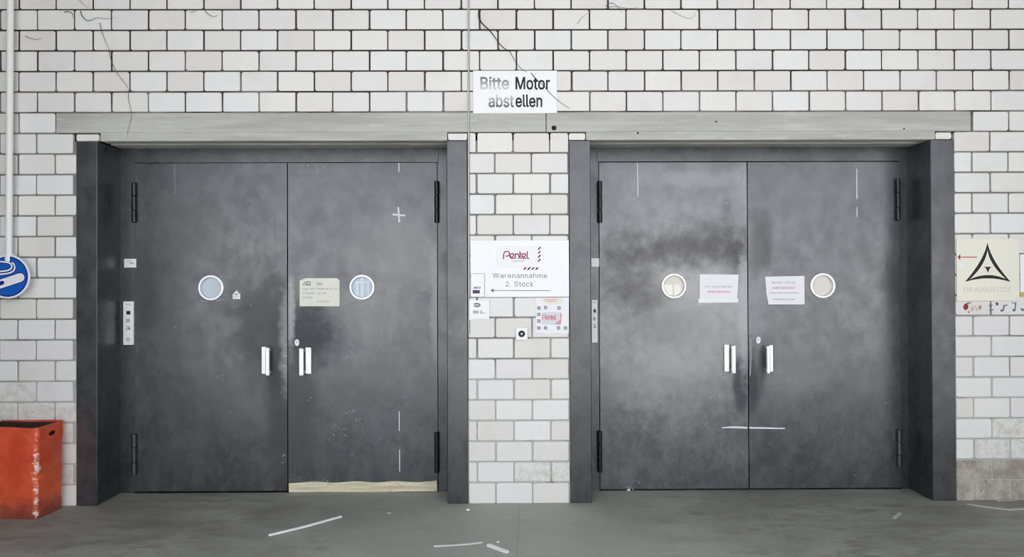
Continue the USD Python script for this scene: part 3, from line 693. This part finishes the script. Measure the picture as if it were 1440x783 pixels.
dood('music_note', unary_union([pxline([(1436, 434), (1440, 435.6)], 1.4), Point(*wp(1438, 435.4)).buffer(.008)]), M['grey_print'])

# ------------------------------------------------------------------ plates and papers on the doors
def call_panel(name, label, x0, y0, x1, y1, d, seed):
    a, b, c, e = pxrect(x0, y0, x1, y1, YF)
    t = make_thing(name, label, 'call panel', ((a+b)/2, YF, c))
    obj('panel', bx(a, b, YF-d, YF-.0005, c, e, .002), M['white_print'], t)
    h = e - c; m = (a+b)/2; Yp = YF - d; w = b - a
    obj('indicator', bx(m-w*.16, m+w*.22, Yp-.002, Yp+.001, c+.70*h, c+.78*h, .001), M['black_plastic'], t)
    obj('push_button', bx(m-w*.2, m+w*.2, Yp-.003, Yp+.001, c+.52*h, c+.60*h, .001), M['pale_print'], t)
    obj('pictogram', ext(unary_union([sbox(m-w*.2, c+.35*h, m-w*.05, c+.38*h), sbox(m+.02*w, c+.35*h, m+w*.2, c+.40*h), sbox(m-w*.16, c+.41*h, m+w*.12, c+.43*h)]), Yp-.0006, Yp), M['grey_print'], t)
    obj('key_switch', lathe([(.010, Yp-.003), (.014, Yp-.003), (.014, Yp), (.010, Yp), (.010, Yp-.003)], m, c+.13*h, 20), M['steel'], t)
    obj('key_slot', ext(affinity.rotate(sbox(m-.008, c+.13*h-.001, m+.008, c+.13*h+.001), -40), Yp-.002, Yp), M['grey_print'], t)
    obj('small_print', ext(sbox(m-w*.25, c+.925*h, m+w*.25, c+.945*h), Yp-.0006, Yp), M['pale_print'], t)
call_panel('lift_call_panel', 'tall white lift call panel with a black indicator on the left door frame', 175.2, 423.6, 189.5, 484.6, .022, 1)
call_panel('lift_call_panel', 'tall white lift call panel on the narrow frame strip of the right door', 831.6, 421.4, 840.0, 481.6, .014, 2)
for lab, r in (('small white plate with fine print on the left door frame above the call panel', (175.4, 363.8, 192.4, 376.2)), ('small blank white plate on the right door frame above the call panel', (831.2, 363, 842.2, 375.2))):
    a, b, c, d = pxrect(*r, YF); t = make_thing('name_plate', lab, 'plate', ((a+b)/2, YF, c))
    obj('plate', bx(a, b, YF-.010, YF-.0005, c, d, .0012), M['white_print'], t)
    if r[0] < 400:
        obj('fine_print', ext(unary_union([rect(183, 369.4, 189.4, 370.6, YF), rect(178, 366.6, 186, 367.2, YF)]), YF-.0107, YF-.0095), M['grey_print'], t)
YP = YL - .0025
def notice(label, pts, mat, name='paper_notice', Yf=None):
    p = pxpoly(pts, YL); x0, z0, x1, _ = p.bounds
    t = make_thing(name, label, 'notice', ((x0+x1)/2, YL, z0)); obj('sheet', ext(p, YP, YL-.0003), mat, t); return t
t = notice('cream notice with clipped upper corners on the left door beside the round window', [(421.5, 394.5), (430, 391), (474, 391), (477.5, 394), (477.5, 430.5), (421.5, 430.5)], M['old_paper'])
obj('pictogram', ext(unary_union([pxline([(426, 400.5), (428.5, 396), (430, 400.5), (426, 400.5)], .8, YP), rect(431, 395.6, 436.4, 401.2, YP).difference(rect(432, 396.8, 435.4, 399.8, YP))]), YP-.0006, YP), M['grey_print'], t)
obj('lettering', lettering('Bitte', 445.6, 453.8, 400.8, 3.8, YP), M['grey_print'], t)
obj('small_print', scribble([(426, 433), (435.4, 440), (442.4, 461), (464.5, 474)], 0, 407.2, 2.0, YP, 11), M['pale_print'], t, kind='stuff')
obj('small_print', scribble([(426, 443), (446.5, 451), (453.5, 459)], 0, 413.4, 1.9, YP, 12), M['pale_print'], t, kind='stuff')
obj('small_print', scribble([(426, 430), (432.4, 439)], 0, 419.2, 1.9, YP, 13), M['pale_print'], t, kind='stuff')
obj('small_print', scribble([(446.5, 463.5)], 0, 425.2, 1.9, YP, 14), M['pale_print'], t, kind='stuff')
t = notice('white notice with a taped lower edge on the right door beside the left round window', [(984, 385.5), (1038.6, 386), (1036.5, 419), (1036, 420.5), (984, 420.5)], M['paper'])
obj('tape', ext(pxpoly([(982, 419.8), (1038, 419.4), (1038, 425.2), (982, 425.6)], YL), YP-.0012, YL-.0002), M['white_print'], t, label='strip of white tape')
obj('tape_residue', ext(pxpoly([(981, 425.8), (1003, 425.4), (1003, 428.6), (981, 429.2)], YL), YL-.0012, YL-.0001), M['pale_print'], t)
obj('small_print', scribble([(991.5, 999), (1001.5, 1011), (1014, 1028)], 0, 404.2, 1.9, YP, 21), M['pale_print'], t, kind='stuff')
obj('small_print', scribble([(995.5, 1026)], 0, 411.2, 2.0, YP, 22, wt=.6), M['pink_print'], t, label='pink line of print', kind='stuff')
t = notice('white notice with a curled left edge on the right door beside the right round window', [(1076, 389), (1131, 387.8), (1131.2, 428), (1080.6, 428), (1077.6, 412)], M['paper'])
obj('small_print', scribble([(1085.5, 1101), (1104, 1111), (1113.5, 1119.5)], 0, 398.4, 2.0, YP, 31), M['pale_print'], t, kind='stuff')
obj('small_print', scribble([(1086.6, 1118.6)], 0, 406, 2.2, YP, 32, wt=.7), M['pink_print'], t, label='pink line of print', kind='stuff')
obj('small_print', scribble([(1081.5, 1123)], 0, 412.4, 1.2, YP, 33, wt=.4), M['pale_print'], t, kind='stuff')
obj('small_print', scribble([(1087, 1117)], 0, 421.4, 1.3, YP, 34, wt=.45), M['pale_print'], t, kind='stuff')
p = pxpoly([(327.4, 420.4), (327.2, 414), (329, 412), (331.4, 409), (333, 408.2), (334.6, 410.5), (338, 414), (338, 420.4)], YL)
t = make_thing('torn_sticker', 'small torn white sticker beside the round window of the left leaf', 'sticker', (p.centroid.x, YL, p.bounds[1]))
obj('sticker', ext(p, YL-.0012, YL-.0002), M['white_print'], t)
obj('sticker_line', ext(unary_union([rect(329.5, 412.5, 335, 415, YL), rect(328.4, 416.6, 336.6, 417.3, YL)]), YL-.0017, YL-.001), M['pale_print'], t)

# ------------------------------------------------------------------ hanging smoking sign, cable, cobwebs
YS = -.06
cx, cz = wp(13.9, 388.9, YS); R = 30.4/206.0*(CD+YS)/CD
s = make_thing('smoking_area_sign', 'round blue smoking area sign hanging on a white pole from the ceiling', 'sign', (cx, YS, cz-R))
px_, pz = wp(12.2, 360, YS); pt = wp(14.6, 0, YS)
obj('pole', tube([(px_, YS+.0, pz-.03), (pt[0], YS, pt[1]), (pt[0] + (pt[0]-px_)*.5, YS, ZC)], .0215, 16), M['pole_white'], s, smooth=40)
obj('pole_socket', vcyl(*wp(13.4, 360, YS)[:1], YS, wp(0, 368, YS)[1], wp(0, 357, YS)[1], .029), M['pole_white'], s, smooth=35)
obj('disc', lathe([(0, YS-.022), (R-.002, YS-.022), (R, YS-.020), (R, YS-.012), (0, YS-.012)], cx, cz, 56), M['white_print'], s, label='white sign disc')
Yd = YS - .022
obj('blue_field', ext(Point(cx, cz).buffer(R-.014, 24), Yd-.0008, Yd), M['sign_blue'], s)
obj('blue_rim', ext(Point(cx, cz).buffer(R-.012, 24).difference(Point(cx, cz).buffer(R-.020, 24)), Yd-.0012, Yd), M['deep_blue'], s)
cig = LineString([wp(-12, 403.5, Yd), wp(28.5, 390.2, Yd)]).buffer(6.0/206, cap_style='round', quad_segs=4)
obj('cigarette_edge', ext(cig.buffer(.005), Yd-.0014, Yd), M['deep_blue'], s)
obj('cigarette', ext(cig, Yd-.002, Yd), M['white_print'], s, label='white cigarette pictogram')
obj('ash_tip', ext(LineString([wp(-9, 402.6, Yd), wp(3.6, 397.4, Yd)]).buffer(2.6/206, quad_segs=4), Yd-.0026, Yd), M['deep_blue'], s)
for pts in ([(-10, 384), (2, 381.4), (12, 379.8), (16.6, 376.4), (16, 371.6), (12, 369.2), (4, 368), (-6, 365.8)], [(-10, 388.5), (2, 385.4), (13, 383.8), (20, 379.4), (20.6, 373.4), (17.6, 369.5)]):
    sm = LineString([wp(x, y, Yd) for x, y in spline(pts, 24)])
    obj('smoke_edge', ext(sm.buffer(2.1/206), Yd-.0012, Yd), M['deep_blue'], s)
    obj('smoke', ext(sm.buffer(1.1/206), Yd-.0018, Yd), M['white_print'], s)
x0, z0 = wp(659.4, 470, -.008); x1, z1 = wp(658.6, 0, -.008)
t = make_thing('wall_cable', 'thin pale cable running down the wall past the left edge of the pier', 'cable', (x0, -.008, z0))
zz = np.linspace(z0, ZC, 40)
obj('cable', tube([(x0 + (x1-x0)*(q-z0)/(z1-z0), -.0098, q) for q in zz], .0048, 8), M['cable_grey'], t, smooth=40)
obj('cable_core', tube([(x0 + (x1-x0)*(q-z0)/(z1-z0) + .0045, -.0058, q) for q in zz], .0026, 6), M['grey_print'], t, smooth=40)
for py in (66, 140, 180):
    x, z = wp(658.8, py, -.01); obj('cable_clip', bx(x-.008, x+.009, -.0155, -.002, z-.004, z+.004, .001), M['cable_grey'], t)
def strand(label, runs, r, mat):
    a = wp(*runs[0][0][-1]); t = make_thing('cobweb_strand', label, 'cobweb', (a[0], -.01, a[1]))
    for pts, w in runs:
        P = spline([(*wp(x, y), ) for x, y in pts], max(12, 5*len(pts)))
        rr = np.linspace(w, w*.45, len(P))
        obj('strand', tube(np.c_[P[:, 0], np.full(len(P), -.0115), P[:, 1]], rr, 5), mat, t, smooth=50)
strand('dark dusty strand slanting across the wall and over the white engine sign', [([(674, 26), (676, 31), (687, 42), (698, 56), (706, 66), (716, 72)], .0042), ([(716, 72), (723, 84), (733, 97), (741, 102)], .0020), ([(747, 103), (754, 112), (764, 121), (773, 131), (785, 142), (801, 153)], .0024), ([(674, 14), (674, 28), (677, 33)], .0036)], .003, M['dark_thread'])
strand('thin hanging cobweb strand at upper left running down to the lintel', [([(142, 33), (145, 47), (150, 60), (155, 71)], .0022), ([(155, 71), (157, 83), (167, 105), (180, 122), (183, 128)], .0024), ([(183, 128), (184, 150), (186, 163), (182, 180), (181, 194)], .0018)], .002, M['thread'])
strand('short curled cobweb tuft at upper left above the hanging strand', [([(115, 16), (118, 25), (126, 30), (134, 27), (141, 26)], .0030), ([(92, 18), (97, 17), (103, 20), (104, 26)], .0032), ([(141, 26), (152, 27), (163, 25)], .0016), ([(112, 0), (120, 8), (126, 12)], .0014)], .002, M['thread'])
strand('short faint cobweb at the far upper left beside the white pole', [([(37, 51), (45, 55), (54, 56), (60, 54)], .0022)], .002, M['thread'])
strand('short hooked cobweb strand right of the curled tuft on the upper wall', [([(289, 16), (296, 22), (302, 24), (307, 22)], .0024), ([(268, 18), (274, 17), (279, 14)], .0018)], .002, M['thread'])
strand('faint spread cobweb above the right end of the engine sign', [([(852, 10), (860, 5), (868, 10), (874, 19)], .0020), ([(853, 12), (862, 10), (880, 12), (898, 10)], .0014), ([(812, 34), (818, 26), (830, 18)], .0014), ([(943, 16), (955, 22), (972, 26), (978, 17)], .0014)], .002, M['thread'])

# ------------------------------------------------------------------ red bin
def bin_solid(x0, x1, y0, y1, h, r, taper, inset, zb, seed=3):
    n_c, n_e, nz = 6, 14, 30
    pts = []
    cs = [(x1-r, y0+r, -90), (x1-r, y1-r, 0), (x0+r, y1-r, 90), (x0+r, y0+r, 180)]
    for k, (cx, cy, a0) in enumerate(cs):
        arc = [(cx + r*math.cos(math.radians(a0 + 90*t/n_c)), cy + r*math.sin(math.radians(a0 + 90*t/n_c))) for t in range(n_c+1)]
        pts += arc
        nx = cs[(k+1) % 4]; a1 = nx[2]
        e = (nx[0] + r*math.cos(math.radians(a1)), nx[1] + r*math.sin(math.radians(a1)))
        pts += [(arc[-1][0] + (e[0]-arc[-1][0])*t/n_e, arc[-1][1] + (e[1]-arc[-1][1])*t/n_e) for t in range(1, n_e)]
    P = np.array(pts); ctr = np.array([(x0+x1)/2, (y0+y1)/2]); N = len(P)
    V = []
    for j in range(nz+1):
        v = j/nz; z = zb + (h-zb)*v
        q = ctr + (P - ctr)*(1 - taper*(1 - v))
        d = q - ctr; d /= np.linalg.norm(d, axis=1, keepdims=True)
        q3 = np.c_[q, np.full(N, z)]
        dent = (meshkit.fbm(q3*6.0 + 9, 3, seed) - .5)*.030 + (meshkit.fbm(q3*22.0, 2, seed+4) - .5)*.006
        corner = np.exp(-((q[:, 0]-x1)**2 + (q[:, 1]-y0)**2)/.0020)
        dent = dent + corner*((meshkit.fbm(q3*np.array([10, 10, 34.0]), 3, seed+9) - .5)*.045)
        q = q + d*dent[:, None] - d*inset
        zz = z + (0 if j < nz else 1)*((meshkit.fbm(q3*5, 2, seed+1) - .5)*.012)
        V.append(np.c_[q, np.broadcast_to(zz, N)])
    V = np.vstack(V); fs = []
    for j in range(nz):
        for k in range(N):
            a, b = j*N + k, j*N + (k+1) % N; fs += [(a, b, a+N), (b, b+N, a+N)]
    nb = len(V); V = np.vstack([V, [[*ctr, zb]], [[*ctr, V[-N:, 2].mean()]]])
    for k in range(N):
        fs += [(nb, (k+1) % N, k), (nb+1, nz*N + k, nz*N + (k+1) % N)]
    return manifold3d.Manifold(manifold3d.Mesh(vert_properties=np.asarray(V, np.float32), tri_verts=np.asarray(fs, np.uint32)))
cA = fp(50, 731); BX1, BY0, BY1 = cA[0] + .010, cA[1], -.035
BX0, BH = BX1 - .60, wp(50, 602, BY0)[1]
o_ = bin_solid(BX0, BX1, BY0, BY1, BH, .028, .045, 0, 0.0); i_ = bin_solid(BX0, BX1, BY0, BY1, BH + .06, .028, .045, .006, .012)
sl = bx(BX1-.06, BX1+.08, BY1-.15, BY1-.085, BH-.075, BH-.045, .01)
rotm = trimesh.transformations.rotation_matrix(0.0, (1, 0, 0))
slm = manifold3d.Manifold(manifold3d.Mesh(vert_properties=np.asarray(sl.vertices, np.float32), tri_verts=np.asarray(sl.faces, np.uint32)))
bin_m = (o_ - i_ - slm).to_mesh()
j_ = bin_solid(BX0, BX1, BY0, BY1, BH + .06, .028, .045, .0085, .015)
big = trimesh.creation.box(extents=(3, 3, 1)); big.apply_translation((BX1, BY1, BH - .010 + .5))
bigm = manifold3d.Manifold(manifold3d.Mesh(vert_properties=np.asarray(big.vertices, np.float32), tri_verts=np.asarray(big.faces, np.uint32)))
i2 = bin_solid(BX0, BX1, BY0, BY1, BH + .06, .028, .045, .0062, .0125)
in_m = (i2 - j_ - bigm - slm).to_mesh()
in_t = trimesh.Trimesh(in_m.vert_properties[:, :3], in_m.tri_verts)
bin_t = trimesh.Trimesh(bin_m.vert_properties[:, :3], bin_m.tri_verts)
ang = math.radians(-5); bin_t.apply_transform(trimesh.transformations.rotation_matrix(ang, (0, 0, 1), (BX1, BY0, 0)))
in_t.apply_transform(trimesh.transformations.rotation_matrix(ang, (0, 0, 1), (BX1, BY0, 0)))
dz = -bin_t.bounds[0, 2] + .0005
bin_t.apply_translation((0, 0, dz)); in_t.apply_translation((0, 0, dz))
def bin_mat():
    m = Mat('red_plastic')
    c = m.mix(m.ramp(m.noise(4, 5, .6), .35, .65), lin(204, 74, 44), lin(230, 100, 64))
    c = m.mix(m.ramp(m.noise(16, 5, .7, seed=3), .58, .72, 0, .5), c, lin(166, 54, 36))
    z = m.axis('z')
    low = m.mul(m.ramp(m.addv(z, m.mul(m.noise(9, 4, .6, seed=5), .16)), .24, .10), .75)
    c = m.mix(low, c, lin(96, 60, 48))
    v = m.add('mapping', mapping_type='point', vector=m.pos(), scale=(1/.020, 1/.020, 0), location=(-(BX1-.006)/.020, -(BY0+.004)/.020, 0)) + '.vector'
    d = m.add('vector_math', math_type='length', vector1=v) + '.value'
    d = m.add('math', math_type='multiply_add', value1=m.noise(26, 5, .7, seed=7, stretch=(1, 1, 1)), value2=6.0, value3=d) + '.value'
    zt = m.ramp(z, .50, .40, 1.2, 0)
    d = m.addv(d, zt)
    c = m.mix(m.ramp(d, 4.1, 3.5, 0, .85), c, lin(236, 214, 206))
    c = m.mix(m.ramp(m.noise(20, 5, .75, seed=12), .66, .73, 0, .75), c, lin(232, 172, 150))
    return m.done(c, .42, bump=m.noise(40, 4, .6), bump_dist=.003)
b_ = make_thing('red_bin', 'battered red plastic bin with worn white corner on the floor at left', 'bin', ((BX0+BX1)/2, (BY0+BY1)/2, 0))
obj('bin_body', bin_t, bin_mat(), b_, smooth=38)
obj('bin_inside', in_t, plain('shaded_inside', (58, 42, 42), .8), b_, smooth=38, label='inner shell of the bin with its shade painted dark')  # thin inner shell: the shade inside the bin painted as a dark colour
rp = [(BX0+.04, BY0+.02), (BX1-.03, BY0+.02), (BX1-.02, BY1-.03), (BX0+.04, BY1-.03)]

# ------------------------------------------------------------------ litter on the floor
def stick(name, label, catg, pts, w, h, mat):
    P = np.array([fp(*q) for q in pts]); a = P.mean(0)
    t = make_thing(name, label, catg, (a[0], a[1], 0))
    ls = LineString(P).buffer(w/2, cap_style='flat', join_style='mitre')
    m = trimesh.creation.extrude_polygon(ls, h, engine='earcut'); m.apply_translation((0, 0, .0005)); obj('strip', m, mat, t)
stick('white_strip', 'long thin white plastic strip on the floor before the left door', 'litter', [(378, 753.5), (430, 741), (480, 727)], .016, .010, M['white_print'])
stick('white_strip', 'thin grey-white strip lying near the photo\'s lower edge left of the floor line', 'litter', [(610, 768.5), (645, 766.6), (668, 764.6), (678, 762.8)], .013, .006, plain('dull_white', (206, 208, 206), .6))
stick('white_strip', 'short thick white strip near the lower edge beside the floor line', 'litter', [(686.5, 767.6), (700, 772.6), (713.5, 777.6)], .022, .012, M['white_print'])
stick('paper_scrap', 'tiny pale paper scrap on the floor before the right door', 'litter', [(1257.5, 729), (1262, 725), (1266, 721.6)], .018, .004, plain('scrap', (196, 194, 186), .7))
stick('bent_strip', 'long bent pale strip on the floor at the lower right corner', 'litter', [(1360, 709), (1380, 712.3), (1402, 715), (1420, 717), (1440, 715.6), (1465, 714.8)], .022, .005, plain('strip_grey', (188, 184, 176), .7))
stick('paper_scrap', 'short pale scrap against the foot of the wall at the lower right', 'litter', [(1401, 704.4), (1412, 704), (1428, 703.2)], .022, .005, plain('scrap_pale', (176, 172, 160), .7))
def crumb(label, px, py, r, mat, seed):
    x, y = fp(px, py); m = trimesh.creation.icosphere(2, r); v = m.vertices
    m.vertices = v*(.75 + .6*meshkit.fbm(v/r*1.7 + seed*3, 3, seed))[:, None]*np.array([1.3, 1, .6]); m.apply_translation((x, y, -m.bounds[0, 2]))
    t = make_thing('debris_crumb', label, 'litter', (x, y, 0)); obj('crumb', m, mat, t, smooth=40)
crumb('small white crumb on the floor near the short thick strip', 700.5, 763.4, .008, M['white_print'], 2)
crumb('small pale crumb on the floor before the kick strip leaf', 547, 723, .011, plain('crumb_pale', (176, 176, 170), .8), 3)
crumb('white crumb at the foot of the pier\'s left edge', 658, 718, .010, M['white_print'], 4)
crumb('white crumb at the threshold below the right door\'s left hinge', 884, 690, .010, M['white_print'], 5)
